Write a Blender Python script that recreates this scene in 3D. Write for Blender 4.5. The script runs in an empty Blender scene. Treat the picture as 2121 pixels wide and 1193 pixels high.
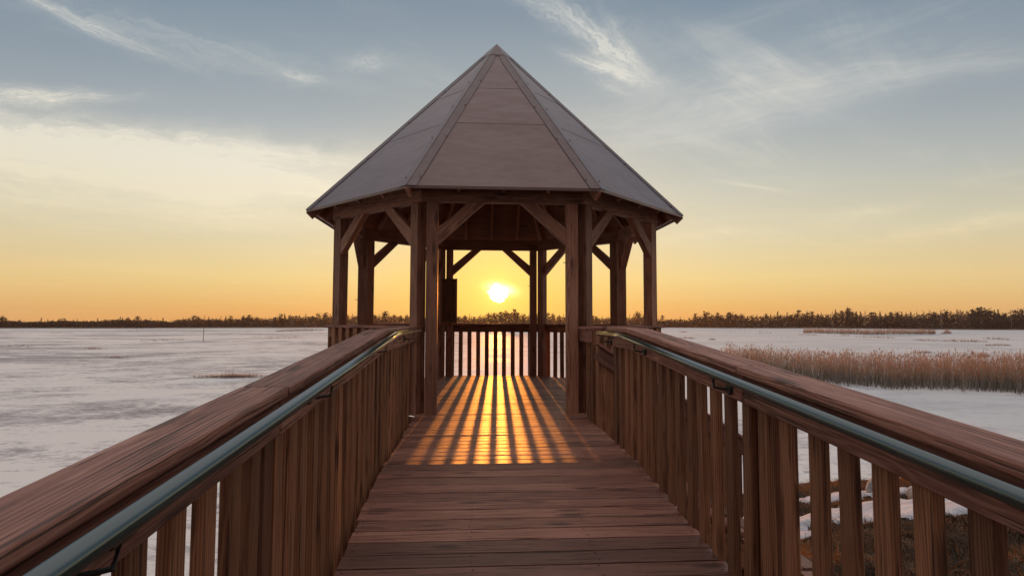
import bpy, bmesh, math, random
from mathutils import Vector, Matrix, noise as mnoise
R = math.radians
rnd = random.Random(7)
S = bpy.context.scene
COL = S.collection
V = Vector

# ------------------------------------------------------------------ camera
FPX, YAW, PITCH, ROLL = 1159.15, 0.06494, 0.05719, 0.00272
CAM = V((-0.3439, 0.0, 1.19))
c, s = math.cos(YAW), math.sin(YAW)
_R, _F = V((c, -s, 0)), V((s, c, 0))
cp, sp = math.cos(PITCH), math.sin(PITCH)
Fw = _F * cp + V((0, 0, sp)); _U = _F * -sp + V((0, 0, cp))
cr, sr = math.cos(ROLL), math.sin(ROLL)
Rt = _R * cr + _U * sr; Up = _R * -sr + _U * cr
cam = bpy.data.cameras.new('camera'); cam_o = bpy.data.objects.new('camera', cam); COL.objects.link(cam_o)
cam.sensor_width = 36; cam.lens = FPX / 2121 * 36; cam.clip_end = 4000; cam.clip_start = 0.05
m = Matrix.Identity(4)
for i, ax in enumerate((Rt, Up, -Fw)):
    for j in range(3): m[j][i] = ax[j]
m.translation = CAM
cam_o.matrix_world = m
S.camera = cam_o

def ray(px, py):
    return (Fw + Rt * ((px - 1060.5) / FPX) + Up * ((596.5 - py) / FPX))
def at(px, py, z):
    d = ray(px, py); t = (z - CAM.z) / d.z
    return CAM + d * t
def azel(px, py):
    d = ray(px, py).normalized()
    return math.atan2(d.x, d.y), math.asin(d.z)
SUN_AZ, SUN_EL = azel(1030, 608)
ICE = -4.0

def lin(*c):
    return tuple(((x / 255) / 12.92 if x / 255 <= .04045 else ((x / 255 + .055) / 1.055) ** 2.4) for x in c)

# ------------------------------------------------------------------ node helpers
class NT:
    def __init__(self, tree): self.t = tree; self.n = tree.nodes; self.l = tree.links
    def node(self, typ, **kw):
        n = self.n.new(typ)
        for k, v in kw.items(): setattr(n, k, v)
        return n
    def put(self, sock, v):
        if hasattr(v, 'is_output'): self.l.new(v, sock)
        elif v is not None:
            if isinstance(v, (tuple, list, Vector)) and sock.type == 'RGBA' and len(v) == 3: v = (*v, 1)
            sock.default_value = v
    def m(self, op, a, b=None, c=None, clamp=False):
        n = self.node('ShaderNodeMath', operation=op, use_clamp=clamp)
        for i, x in enumerate((a, b, c)):
            if x is not None: self.put(n.inputs[i], x)
        return n.outputs[0]
    def vm(self, op, a, b=None):
        n = self.node('ShaderNodeVectorMath', operation=op)
        self.put(n.inputs[0], a)
        if b is not None: self.put(n.inputs[1], b)
        return n.outputs['Value'] if op in ('DOT_PRODUCT', 'LENGTH') else n.outputs[0]
    def comb(self, x, y, z):
        n = self.node('ShaderNodeCombineXYZ')
        for i, v in enumerate((x, y, z)): self.put(n.inputs[i], v)
        return n.outputs[0]
    def sep(self, v):
        n = self.node('ShaderNodeSeparateXYZ'); self.put(n.inputs[0], v); return n.outputs
    def noise(self, vec, scale=1, detail=2, rough=.5, dist=0):
        n = self.node('ShaderNodeTexNoise'); self.put(n.inputs['Vector'], vec)
        n.inputs['Scale'].default_value = scale; n.inputs['Detail'].default_value = detail
        n.inputs['Roughness'].default_value = rough; n.inputs['Distortion'].default_value = dist
        return n.outputs[0]
    def ramp(self, f, stops, interp='LINEAR'):
        n = self.node('ShaderNodeValToRGB'); self.put(n.inputs[0], f)
        e = n.color_ramp.elements; n.color_ramp.interpolation = interp
        while len(e) > 1: e.remove(e[-1])
        for i, (p, cc) in enumerate(stops):
            el = e[0] if i == 0 else e.new(p)
            el.position = p
            el.color = (cc, cc, cc, 1) if isinstance(cc, (int, float)) else (*cc, 1)
        return n.outputs[0]
    def mix(self, f, a, b, mode='MIX'):
        n = self.node('ShaderNodeMix', data_type='RGBA', blend_type=mode)
        self.put(n.inputs[0], f); self.put(n.inputs[6], a); self.put(n.inputs[7], b)
        return n.outputs[2]
    def smooth(self, x, lo, hi):
        n = self.node('ShaderNodeMapRange', interpolation_type='SMOOTHSTEP')
        self.put(n.inputs[0], x); n.inputs[1].default_value = lo; n.inputs[2].default_value = hi
        return n.outputs[0]
    def bump(self, h, dist, strength=1, normal=None):
        n = self.node('ShaderNodeBump'); self.put(n.inputs['Height'], h)
        n.inputs['Distance'].default_value = dist; n.inputs['Strength'].default_value = strength
        if normal is not None: self.put(n.inputs['Normal'], normal)
        return n.outputs[0]

def new_mat(name):
    mt = bpy.data.materials.new(name); mt.use_nodes = True
    t = NT(mt.node_tree); b = mt.node_tree.nodes['Principled BSDF']
    return mt, t, b

def wood(name, dark, mid, light, rough=(.5, .75), bump=.0012, crack=.62, spec=.4, ringw=.3, wear=0.0, span=(.28, .74), tone=.5):
    mt, t, b = new_mat(name)
    at_ = t.node('ShaderNodeAttribute', attribute_name='gr').outputs['Vector']
    tn = t.node('ShaderNodeAttribute', attribute_name='tint').outputs['Fac']
    oi = t.node('ShaderNodeObjectInfo').outputs['Random']
    off = t.comb(t.m('MULTIPLY', oi, 57.3), t.m('MULTIPLY', t.m('FRACT', t.m('MULTIPLY', oi, 17.7)), .12),
                 t.m('MULTIPLY', t.m('FRACT', t.m('MULTIPLY', oi, 5.31)), .12))
    g = t.vm('ADD', at_, off)
    # knots: sparse cells along the board; the grain bends round them
    vor = t.node('ShaderNodeTexVoronoi', feature='F1', distance='EUCLIDEAN')
    t.put(vor.inputs['Vector'], t.vm('MULTIPLY', g, (1.9, 9, 9))); vor.inputs['Scale'].default_value = 1
    kd = vor.outputs['Distance']
    kn = t.ramp(kd, [(.0, 1.0), (.1, .9), (.25, .0)])
    warp = t.noise(t.vm('MULTIPLY', g, (1.1, 7, 7)), 1, 3, .55)
    sx = t.sep(g)
    uu = t.m('ADD', sx[1], t.m('MULTIPLY', t.m('SUBTRACT', warp, .5), .07))
    vv = t.m('ADD', sx[2], t.m('MULTIPLY', kn, .01))
    r = t.m('SQRT', t.m('ADD', t.m('MULTIPLY', uu, uu), t.m('MULTIPLY', vv, vv)))
    ring = t.m('MULTIPLY_ADD', t.m('SINE', t.m('MULTIPLY', r, 640)), .5, .5)
    ring = t.m('POWER', ring, 1.8)
    fine = t.noise(t.vm('MULTIPLY', g, (7, 170, 170)), 1, 4, .7)
    streak = t.noise(t.vm('MULTIPLY', g, (1.6, 60, 60)), 1, 5, .65)
    blot = t.noise(t.vm('MULTIPLY', g, (2.2, 9, 9)), 1, 4, .6)
    f = t.m('ADD', t.m('ADD', t.m('MULTIPLY', streak, .5), t.m('MULTIPLY', fine, .4)),
            t.m('ADD', t.m('MULTIPLY', ring, ringw * .6), t.m('MULTIPLY', t.m('SUBTRACT', blot, .5), .55)))
    col = t.ramp(f, [(span[0], dark), (.5, mid), (span[1], light)])
    crk = t.noise(t.vm('MULTIPLY', g, (1.6, 95, 95)), 1, 3, .6)
    ck = t.smooth(crk, crack, crack + .06)
    col = t.mix(t.m('MULTIPLY', ck, .75), col, tuple(x * .22 for x in dark))
    col = t.mix(t.m('MULTIPLY', kn, .7), col, tuple(x * .3 for x in dark))
    if wear:
        wr = t.smooth(t.noise(t.vm('MULTIPLY', g, (3, 40, 40)), 1, 5, .7), .66, .74)
        col = t.mix(t.m('MULTIPLY', wr, wear), col, tuple(min(1, x * 1.9 + .05) for x in light))
    tt = t.m('MULTIPLY_ADD', t.m('SUBTRACT', tn, .5), tone, t.m('MULTIPLY_ADD', t.m('FRACT', t.m('MULTIPLY', oi, 91.7)), .36, .82))
    col = t.mix(1.0, col, t.comb(tt, tt, tt), 'MULTIPLY')
    t.put(b.inputs['Base Color'], col)
    t.put(b.inputs['Roughness'], t.m('MULTIPLY_ADD', streak, rough[1] - rough[0], rough[0]))
    b.inputs['Specular IOR Level'].default_value = spec
    h = t.m('SUBTRACT', t.m('ADD', t.m('MULTIPLY', ring, .35), t.m('MULTIPLY', t.m('ADD', fine, streak), .5)), t.m('MULTIPLY', ck, 1.6))
    t.put(b.inputs['Normal'], t.bump(h, bump, 1))
    return mt

M = {}
M['deck'] = wood('deck_wood', (.05, .021, .014), (.26, .108, .070), (.44, .215, .148), rough=(.37, .58), bump=.002, crack=.60, spec=.5, wear=.35, ringw=.5, span=(.16, .88), tone=.8)
M['rail'] = wood('rail_wood', (.07, .026, .017), (.32, .135, .092), (.54, .28, .20), rough=(.5, .75), bump=.0016, crack=.57, ringw=.3, wear=.35, span=(.2, .80))
M['bal'] = wood('baluster_wood', (.11, .044, .021), (.27, .112, .052), (.38, .175, .088), rough=(.55, .8), bump=.0012, crack=.60, ringw=.5)
M['post'] = wood('post_wood', (.11, .045, .026), (.35, .155, .092), (.50, .26, .165), rough=(.5, .75), bump=.0008, crack=.64, ringw=.45)
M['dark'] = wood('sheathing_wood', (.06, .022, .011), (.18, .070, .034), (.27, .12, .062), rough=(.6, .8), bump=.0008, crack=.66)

def simple(name, colr, rough=.6, metal=0, spec=.5):
    mt, t, b = new_mat(name)
    b.inputs['Base Color'].default_value = (*colr, 1); b.inputs['Roughness'].default_value = rough
    b.inputs['Metallic'].default_value = metal; b.inputs['Specular IOR Level'].default_value = spec
    return mt, t, b

# painted sheet metal roof: mauve brown, slightly wavy
mt, t, b = new_mat('roof_metal')
oc = t.node('ShaderNodeTexCoord').outputs['Object']
n1 = t.noise(oc, 1.3, 3, .5); n2 = t.noise(oc, 9, 5, .65)
col = t.ramp(t.m('ADD', t.m('MULTIPLY', n1, .5), t.m('MULTIPLY', n2, .5)), [(.3, (.185, .112, .092)), (.7, (.25, .162, .140))])
t.put(b.inputs['Base Color'], col)
t.put(b.inputs['Roughness'], t.m('MULTIPLY_ADD', n2, .2, .24))
b.inputs['Metallic'].default_value = .3; b.inputs['Specular IOR Level'].default_value = .6
wv = t.noise(t.vm('MULTIPLY', oc, (1, 1, 1.6)), 2.1, 2, .5)
t.put(b.inputs['Normal'], t.bump(wv, .05, .55))
M['roof'] = mt
mt, t, b = new_mat('roof_trim'); M['trim'] = mt
oc = t.node('ShaderNodeTexCoord').outputs['Object']
t.put(b.inputs['Base Color'], t.ramp(t.noise(oc, 6, 4, .6), [(.3, (.17, .115, .102)), (.7, (.22, .16, .146))]))
b.inputs['Roughness'].default_value = .38; b.inputs['Metallic'].default_value = .15
# green painted pipe
mt, t, b = new_mat('green_paint'); M['pipe'] = mt
oc = t.node('ShaderNodeTexCoord').outputs['Object']
nn = t.noise(oc, 55, 4, .65); chip = t.smooth(nn, .66, .7)
t.put(b.inputs['Base Color'], t.mix(chip, (.022, .055, .050), (.05, .05, .04)))
t.put(b.inputs['Roughness'], t.m('MULTIPLY_ADD', nn, .2, .13))
t.put(b.inputs['Normal'], t.bump(t.noise(oc, 180, 3, .6), .0006, .6))
b.inputs['Metallic'].default_value = .25; b.inputs['Specular IOR Level'].default_value = .9; b.inputs['Coat Weight'].default_value = .8; b.inputs['Coat IOR'].default_value = 1.8; b.inputs['Coat Roughness'].default_value = .12
mt, t, b = simple('black_metal', (.012, .014, .012), .42); M['iron'] = mt

# ------------------------------------------------------------------ mesh helpers
def nb():
    bm = bmesh.new(); bm.verts.layers.float_vector.new('gr'); bm.verts.layers.float.new('tint'); return bm

def piece(bm, verts, faces, along, bevel=.004, seg=1, wob=0, tint=None, cuts=0):
    """append one closed board (own little mesh) with wood coordinates running along 'along'"""
    tm = nb()
    vs = [tm.verts.new(v) for v in verts]
    for f in faces: tm.faces.new([vs[i] for i in f])
    bmesh.ops.recalc_face_normals(tm, faces=tm.faces[:])
    A = V(along).normalized()
    if cuts:
        eds = [e for e in tm.edges if abs((e.verts[0].co - e.verts[1].co).normalized().dot(A)) > .8]
        bmesh.ops.subdivide_edges(tm, edges=eds, cuts=cuts, use_grid_fill=True)
    if bevel:
        eds = [e for e in tm.edges if len(e.link_faces) == 2 and e.calc_face_angle() > .5]
        bmesh.ops.bevel(tm, geom=eds, offset=bevel, segments=seg, affect='EDGES', profile=.5, clamp_overlap=True)
    ref = V((0, 0, 1)) if abs(A.z) < .7 else V((1, 0, 0))
    s1 = A.cross(ref).normalized(); s2 = A.cross(s1)
    cen = sum((v.co for v in tm.verts), V()) / len(tm.verts)
    o = V((rnd.uniform(0, 50), rnd.uniform(-.12, .12), rnd.uniform(-.14, .14))); tv = rnd.random() if tint is None else tint
    lg, lt = tm.verts.layers.float_vector['gr'], tm.verts.layers.float['tint']
    for v in tm.verts:
        d = v.co - cen
        v[lg] = V((d.dot(A), d.dot(s1), d.dot(s2))) + o; v[lt] = tv
        if wob:
            q = v.co.dot(A) * 1.7
            v.co += s1 * (mnoise.noise(V((q, o.x, 0))) * wob) + s2 * (mnoise.noise(V((q, o.x, 9))) * wob * .7)
    me = bpy.data.meshes.new('t'); tm.to_mesh(me); tm.free(); bm.from_mesh(me); bpy.data.meshes.remove(me)

BOXF = [(0, 1, 2, 3), (4, 5, 6, 7), (0, 1, 5, 4), (1, 2, 6, 5), (2, 3, 7, 6), (3, 0, 4, 7)]
def box(bm, x0, x1, y0, y1, z0, z1, along=(1, 0, 0), **k):
    piece(bm, [(x0, y0, z0), (x1, y0, z0), (x1, y1, z0), (x0, y1, z0), (x0, y0, z1), (x1, y0, z1), (x1, y1, z1), (x0, y1, z1)], BOXF, along, **k)
def bar(bm, a, b_, w, t_, side, **k):
    """board from a to b; w across 'side', t_ the other way"""
    a, b_ = V(a), V(b_); A = (b_ - a).normalized(); sd = V(side); sd = (sd - A * sd.dot(A)).normalized(); up = A.cross(sd)
    q = [sd * w / 2 + up * t_ / 2, sd * -w / 2 + up * t_ / 2, sd * -w / 2 + up * -t_ / 2, sd * w / 2 + up * -t_ / 2]
    piece(bm, [a + x for x in q] + [b_ + x for x in q], BOXF, A, **k)
def prism(bm, poly, ext, along, **k):
    n = len(poly); e = V(ext)
    vs = [V(p) for p in poly] + [V(p) + e for p in poly]
    fs = [tuple(range(n)), tuple(range(n, 2 * n))] + [(i, (i + 1) % n, n + (i + 1) % n, n + i) for i in range(n)]
    piece(bm, vs, fs, along, **k)

def obj(name, bm, mat, parent=None, smooth=False, loc=None, rotz=0):
    me = bpy.data.meshes.new(name); bmesh.ops.recalc_face_normals(bm, faces=bm.faces[:]); bm.to_mesh(me); bm.free()
    for mm in (mat if isinstance(mat, (list, tuple)) else [mat]): me.materials.append(mm)
    if smooth:
        for p in me.polygons: p.use_smooth = True
    o = bpy.data.objects.new(name, me); COL.objects.link(o)
    if parent: o.parent = parent
    if loc: o.location = loc
    o.rotation_euler.z = rotz
    return o
def dup(o, parent=None, loc=None, rot=None):
    n = o.copy(); COL.objects.link(n); n.parent = parent if parent else o.parent
    if loc is not None: n.location = loc
    if rot is not None: n.rotation_euler = rot
    return n
def thing(name, label, cat, loc=(0, 0, 0), group=None):
    o = bpy.data.objects.new(name, None); COL.objects.link(o); o.location = loc; o.empty_display_size = .3
    tag(o, label, cat, group); return o
def tag(o, label, cat, group=None):
    o['label'] = label; o['category'] = cat
    if group: o['group'] = group
    return o
def kind(o, k): o['kind'] = k; return o

def tube(bm, pts, rad, n=16, cap=True):
    pts = [V(p) for p in pts]; rings = []
    rads = rad if isinstance(rad, (list, tuple)) else [rad] * len(pts)
    for i, p in enumerate(pts):
        d0 = (pts[i] - pts[i - 1]).normalized() if i else (pts[1] - pts[0]).normalized()
        d1 = (pts[i + 1] - pts[i]).normalized() if i < len(pts) - 1 else d0
        d = (d0 + d1).normalized()
        ref = V((0, 0, 1)) if abs(d.z) < .9 else V((1, 0, 0))
        x = d.cross(ref).normalized(); y = d.cross(x)
        rings.append([bm.verts.new(p + (x * math.cos(2 * math.pi * k / n) + y * math.sin(2 * math.pi * k / n)) * rads[i]) for k in range(n)])
    for a_, b_ in zip(rings, rings[1:]):
        for k in range(n): bm.faces.new((a_[k], a_[(k + 1) % n], b_[(k + 1) % n], b_[k]))
    if cap: bm.faces.new(rings[0]); bm.faces.new(rings[-1][::-1])

# ------------------------------------------------------------------ dimensions
A_, YC, E_, PW = 2.5156, 9.6373, .068, .146
ZT, ZR, AE, ZE, ZA = 2.6963, 1.1117, 2.8651, 2.8188, 6.0316
YB, XL, XR, SL = 4.7254, -1.084, 1.0354, .0861
T8 = math.tan(math.pi / 8)
H = A_ * T8
YF = YC - A_
PITCHB, BW, BT = .187, .089, .038
BEAR = [0] + [i for i in range(1, 8)]

# ------------------------------------------------------------------ gazebo
gz = thing('gazebo', 'octagonal brown timber gazebo with steep metal roof at the end of the boardwalk', 'gazebo', (0, YC, 0))
# posts: one mesh each for the two ends of a side
pm = {}
for sx in (-1, 1):
    bm = nb(); x1 = sx * (H - E_); x0 = x1 - sx * PW
    box(bm, min(x0, x1), max(x0, x1), -A_, -A_ + PW, -.02, ZT, (0, 0, 1), bevel=.006)
    pm[sx] = obj('post', bm, M['post'], gz)
bm = nb()
hb, hi = (A_ + .003) * T8 - .001, (A_ - .105) * T8 - .001
prism(bm, [(-hb, -A_ - .003, ZT + .002), (hb, -A_ - .003, ZT + .002), (hi, -A_ + .105, ZT + .002), (-hi, -A_ + .105, ZT + .002)], (0, 0, .22), (1, 0, 0), bevel=.004)
beam = obj('beam', bm, M['post'], gz)
br = {}
for sx in (-1, 1):
    bm = nb(); xp = H - E_ - PW - .001
    prism(bm, [(sx * xp, -A_ + .004, ZT - .546), (sx * xp, -A_ + .004, ZT - .33), (sx * (xp - .395), -A_ + .004, ZT), (sx * (xp - .596), -A_ + .004, ZT)],
          (0, .095, 0), (-sx * .73, 0, .68), bevel=.004)
    br[sx] = obj('brace', bm, M['post'], gz)
sl = (ZA - ZE) / AE
def rz(r): return ZA - sl * r
nrm = V((0, -sl, 1)).normalized()    # outward normal of the front panel
def rp(x, r, d=0): return V((x, -r, rz(r))) + nrm * d
# three lapped metal courses
bm = nb()
cuts = [.06, 1.07, 1.80, AE]
for i in range(3):
    r0, r1 = cuts[i], cuts[i + 1] + (.04 if i < 2 else 0)
    d0, d1 = .0005, .0035 if i < 2 else .0005
    q = []
    for r, d in ((r1, d1), (r0, d0)):
        q += [rp(-r * T8 + .001, r, d), rp(r * T8 - .001, r, d)]
    a1, a2, b1, b2 = q
    vs = [a1, a2, b2, b1] + [p - nrm * .004 for p in (a1, a2, b2, b1)]
    tv = [bm.verts.new(p) for p in vs]
    for f in BOXF: bm.faces.new([tv[k] for k in f])
# turned-down drip edge
box(bm, -AE * T8, AE * T8, -AE - .004, -AE, ZE - .035, ZE + .001, bevel=0)
panel = obj('roof_panel', bm, M['roof'], gz)
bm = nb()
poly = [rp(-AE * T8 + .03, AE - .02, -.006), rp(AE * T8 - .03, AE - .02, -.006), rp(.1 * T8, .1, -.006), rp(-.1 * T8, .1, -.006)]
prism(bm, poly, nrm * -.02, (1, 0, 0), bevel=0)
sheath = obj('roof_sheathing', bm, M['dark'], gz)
rafts = []
for x in (-.56, 0, .56):
    bm = nb(); rtop = abs(x) / T8 + .14
    p1, p0 = rp(x, AE - .03, -.028 - .045), rp(x, rtop, -.028 - .045)
    bar(bm, p1, p0, .04, .09, (1, 0, 0), bevel=.002)
    rafts.append(obj('rafter', bm, M['post'], gz))
bm = nb()   # hip rafter at the right-hand corner of the front side
cd = V((T8, -1, 0))
def hp(r, dz): return V((r * T8, -r, rz(r) + dz))
bar(bm, hp(AE - .035, -.125), hp(.12, -.125), .05, .13, (1, T8, 0), bevel=.002)
hipr = obj('hip_rafter', bm, M['post'], gz)
bm = nb()   # hip flashing, folded over the corner between side 0 and side 1
rot = Matrix.Rotation(math.pi / 4, 3, 'Z')
wf = .125
for side in (0, 1):
    def fp(r, w, d):
        ww = min(w, r * T8 * .98)
        p = V((r * T8 - ww, -r, rz(r))) + nrm * d
        if side: p = rot @ V((-(r * T8 - ww), -r, rz(r))) + (rot @ nrm) * d
        return p
    rr = [AE + .008, .5, .2]
    top = [(fp(r, 0, .012 if side == 0 else .012), fp(r, wf, .010)) for r in rr]
    for (a1, b1), (a2, b2) in zip(top, top[1:]):
        nn = (rot @ nrm) if side else nrm
        vs = [a1, b1, b2, a2] + [p - nn * .003 for p in (a1, b1, b2, a2)]
        tv = [bm.verts.new(p) for p in vs]
        for f in BOXF: bm.faces.new([tv[k] for k in f])
    for r in (2.75, 2.1, 1.5, .95):
        p = fp(r, wf - .02, .011)
        tube(bm, [p, p + ((rot @ nrm) if side else nrm) * .012], [.012, .006], 6)
    # standing lip along the fold catches the light
bar(bm, hp(AE + .006, .016), hp(.22, .016), .012, .012, (1, T8, 0), bevel=0)
hip = obj('hip_flashing', bm, M['trim'], gz)
for k in range(1, 8):
    r_ = (0, 0, k * math.pi / 4)
    for sx in (-1, 1): dup(pm[sx], rot=r_); dup(br[sx], rot=r_)
    for o in [beam, panel, sheath, hipr, hip] + rafts: dup(o, rot=r_)
bm = nb()   # apex cap
rc, hc = .30, .245
ring = [bm.verts.new(V((math.cos(a) * rc / math.cos(math.pi / 8), math.sin(a) * rc / math.cos(math.pi / 8), rz(rc) + .028))) for a in [math.pi / 8 + i * math.pi / 4 for i in range(8)]]
ring2 = [bm.verts.new(v.co - V((0, 0, .045)) + V((v.co.x, v.co.y, 0)) * .03) for v in ring]
tip = bm.verts.new((0, 0, ZA + .03))
for i in range(8):
    bm.faces.new((ring[i], ring[(i + 1) % 8], tip)); bm.faces.new((ring[i], ring2[i], ring2[(i + 1) % 8], ring[(i + 1) % 8]))
bm.faces.new(ring2)
obj('roof_cap', bm, M['trim'], gz)
# planked floor, boards running across
def deck_boards(bm, y0, y1, xl, xr, zf, pitch=.1455, screws=False):
    y = y0; i = 0
    while y < y1 - .02:
        w = min(pitch - rnd.uniform(.009, .016), y1 - y)
        a, b_ = xl(y, y + w), xr(y, y + w)
        if b_ - a > .2:
            th = .032; tilt = rnd.gauss(0, .0035); dz = rnd.gauss(0, .0008); cup = rnd.uniform(-.0012, .0012)
            n = max(4, int((b_ - a) / .22)); sec = [(0, -.005), (.007, 0), (.3 * w, cup), (.7 * w, cup), (w - .007, 0), (w, -.005), (w, -th), (0, -th)]
            rings = []; ph = rnd.uniform(0, 99)
            jl, jr = rnd.uniform(-.012, .012), rnd.uniform(-.012, .012)
            lg, lt = bm.verts.layers.float_vector['gr'], bm.verts.layers.float['tint']
            o = V((rnd.uniform(0, 50), rnd.uniform(-.1, .1), rnd.uniform(-.1, .1))); tv = rnd.random()
            for j in range(n + 1):
                x = a + jl + (b_ - a + jr - jl) * j / n; rg = []
                wy = mnoise.noise(V((x * 1.3, ph, 0))) * .002; wz = mnoise.noise(V((x * .9, ph, 5))) * .0016
                for (sy, sz) in sec:
                    yy = y + sy + wy; v = bm.verts.new((x, yy, zf(yy) + sz + dz + wz + (sy - w / 2) * tilt))
                    v[lg] = V((x, sy, sz)) + o; v[lt] = tv; rg.append(v)
                rings.append(rg)
            for q1, q2 in zip(rings, rings[1:]):
                for k in range(8): bm.faces.new((q1[k], q2[k], q2[(k + 1) % 8], q1[(k + 1) % 8]))
            bm.faces.new(rings[0]); bm.faces.new(rings[-1][::-1])
            if screws:
                for jx in (a + .05, -.36, .34, b_ - .05):
                    for fy in (.22, .78):
                        if rnd.random() < .12: continue
                        xx, yy = jx + rnd.gauss(0, .008), y + w * fy + rnd.gauss(0, .006); zc_ = zf(yy) + dz + (yy - y - w / 2) * tilt + .0022
                        f = bm.faces.new([bm.verts.new((xx + .0055 * math.cos(q), yy + .0055 * math.sin(q), zc_)) for q in [k * math.pi / 4 for k in range(8)]]); f.material_index = 1
        y += pitch; i += 1
def octw(y):   # half width of the octagon at world y
    d = abs(y - YC)
    return min(A_, A_ * T8 + (A_ - d)) - .004 if d <= A_ else 0
ow = lambda a, b_: min(octw(a), octw(b_))
bm = nb(); deck_boards(bm, YF + .05, YC + A_ - .01, lambda a, b_: -ow(a, b_), ow, lambda y: 0)
fl = obj('floor', bm, M['deck'], gz, loc=(0, -YC, 0))
# joist ring and corner piles under the floor
bm = nb()
h2, h3 = (A_ - .01) * T8, (A_ - .06) * T8
prism(bm, [(-h2, -A_ + .01, -.30), (h2, -A_ + .01, -.30), (h3, -A_ + .06, -.30), (-h3, -A_ + .06, -.30)], (0, 0, .255), (1, 0, 0), bevel=.003)
rim = obj('rim_joist', bm, M['bal'], gz)
bm = nb(); tube(bm, [(H * .9, -A_ + .3, -4.6), (H * .9, -A_ + .3, -.30)], .13, 10)
pile = obj('pile', bm, M['bal'], gz)
for k in range(1, 8):
    dup(rim, rot=(0, 0, k * math.pi / 4)); dup(pile, rot=(0, 0, k * math.pi / 4))
# railing of each closed side
ro = .085; zt = ZR - .038
def side_railing(k):
    bm = nb(); ho, hn = (A_ + ro) * T8 - .002, (A_ - .10) * T8 - .002
    prism(bm, [(-ho, -A_ - ro, zt), (ho, -A_ - ro, zt), (hn, -A_ + .10, zt), (-hn, -A_ + .10, zt)], (0, 0, .038), (1, 0, 0), bevel=.006, seg=2)
    r_ = obj('railing', bm, M['rail'], gz, rotz=k * math.pi / 4)
    bm = nb(); hr = (A_ + .002) * T8 - .004
    box(bm, -hr, hr, -A_ - .040, -A_ - .002, zt - .142, zt - .001, bevel=.004)
    obj('rail_board', bm, M['bal'], r_)
    return r_
rails = [side_railing(k) for k in range(1, 8)]
bm = nb(); box(bm, -BW / 2, BW / 2, -A_ - .041 - BT, -A_ - .0415, -.29, zt - .002, (0, 0, 1), bevel=.004)
bal0 = obj('baluster', bm, M['bal'], rails[0])
first = True
for r_ in rails:
    for i in range(10):
        x = (i - 4.5) * PITCHB + rnd.gauss(0, .003)
        o = bal0 if first else dup(bal0, r_)
        first = False
        o.location = (x, 0, 0); o.rotation_euler = (0, rnd.gauss(0, .003), 0)
# nails left in the posts
bm = nb(); tube(bm, [(0, 0, 0), (-.05, 0, .004)], .005, 6)
nail = obj('nail', bm, M['iron'], gz, loc=(H - E_ - PW + .002, -A_ + .02, 1.93))
dup(nail, loc=(H - E_ - PW + .002, A_ - .03, 1.93)); dup(nail, loc=(-A_ + .03, .70, 1.55))

# notice board at the far left corner, standing on the rail
nbd = thing('notice_board', 'tall dark wooden board seen from behind at the far left corner of the gazebo', 'board', (-1.04, YC + A_ - .2, ZR))
bm = nb(); box(bm, -.30, .30, -.012, .012, .03, .93, (0, 0, 1), bevel=.002)
obj('panel', bm, M['dark'], nbd)
bm = nb()
box(bm, -.305, -.265, -.03, .03, .002, .955, (0, 0, 1)); box(bm, .265, .305, -.03, .03, .002, .955, (0, 0, 1))
box(bm, -.264, .264, -.028, .028, .90, .953); box(bm, -.264, .264, -.028, .028, .004, .05)
obj('frame', bm, M['dark'], nbd)

# ------------------------------------------------------------------ boardwalk
bw = thing('boardwalk', 'brown plank boardwalk ramp rising to the gazebo floor', 'boardwalk', (0, YB, 0))
zr_ = lambda y: min(0, -(YB - y) * SL)
bm = nb(); deck_boards(bm, YB + .003, YF + .045, lambda a, b_: XL, lambda a, b_: XR, lambda y: 0, screws=True)
obj('level_deck', bm, [M['deck'], M['iron']], bw, loc=(0, -YB, 0))
bm = nb(); deck_boards(bm, YB - 62 * .1455, YB - .003, lambda a, b_: XL, lambda a, b_: XR, zr_, screws=True)
obj('ramp_deck', bm, [M['deck'], M['iron']], bw, loc=(0, -YB, 0))
def zz(y): return zr_(y) - .036
for x in (XL + .03, -.35, .35, XR - .03):
    bm = nb()
    bar(bm, (x, -4.2 - YB, zz(-4.2) - .125), (x, -.001, -.036 - .125), .045, .24, (1, 0, 0), bevel=.003)
    bar(bm, (x, .001, -.036 - .125), (x, YF - YB + .0, -.036 - .125), .045, .24, (1, 0, 0), bevel=.003)
    obj('joist', bm, M['bal'], bw)
for y in (-3.6, -1.2, 1.2, 3.4, 5.2):
    for x in (XL + .16, XR - .16):
        bm = nb(); tube(bm, [(x, y - YB, -4.4), (x, y - YB, zz(y) - .02)], .1, 10); obj('pile', bm, M['bal'], bw)

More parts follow.
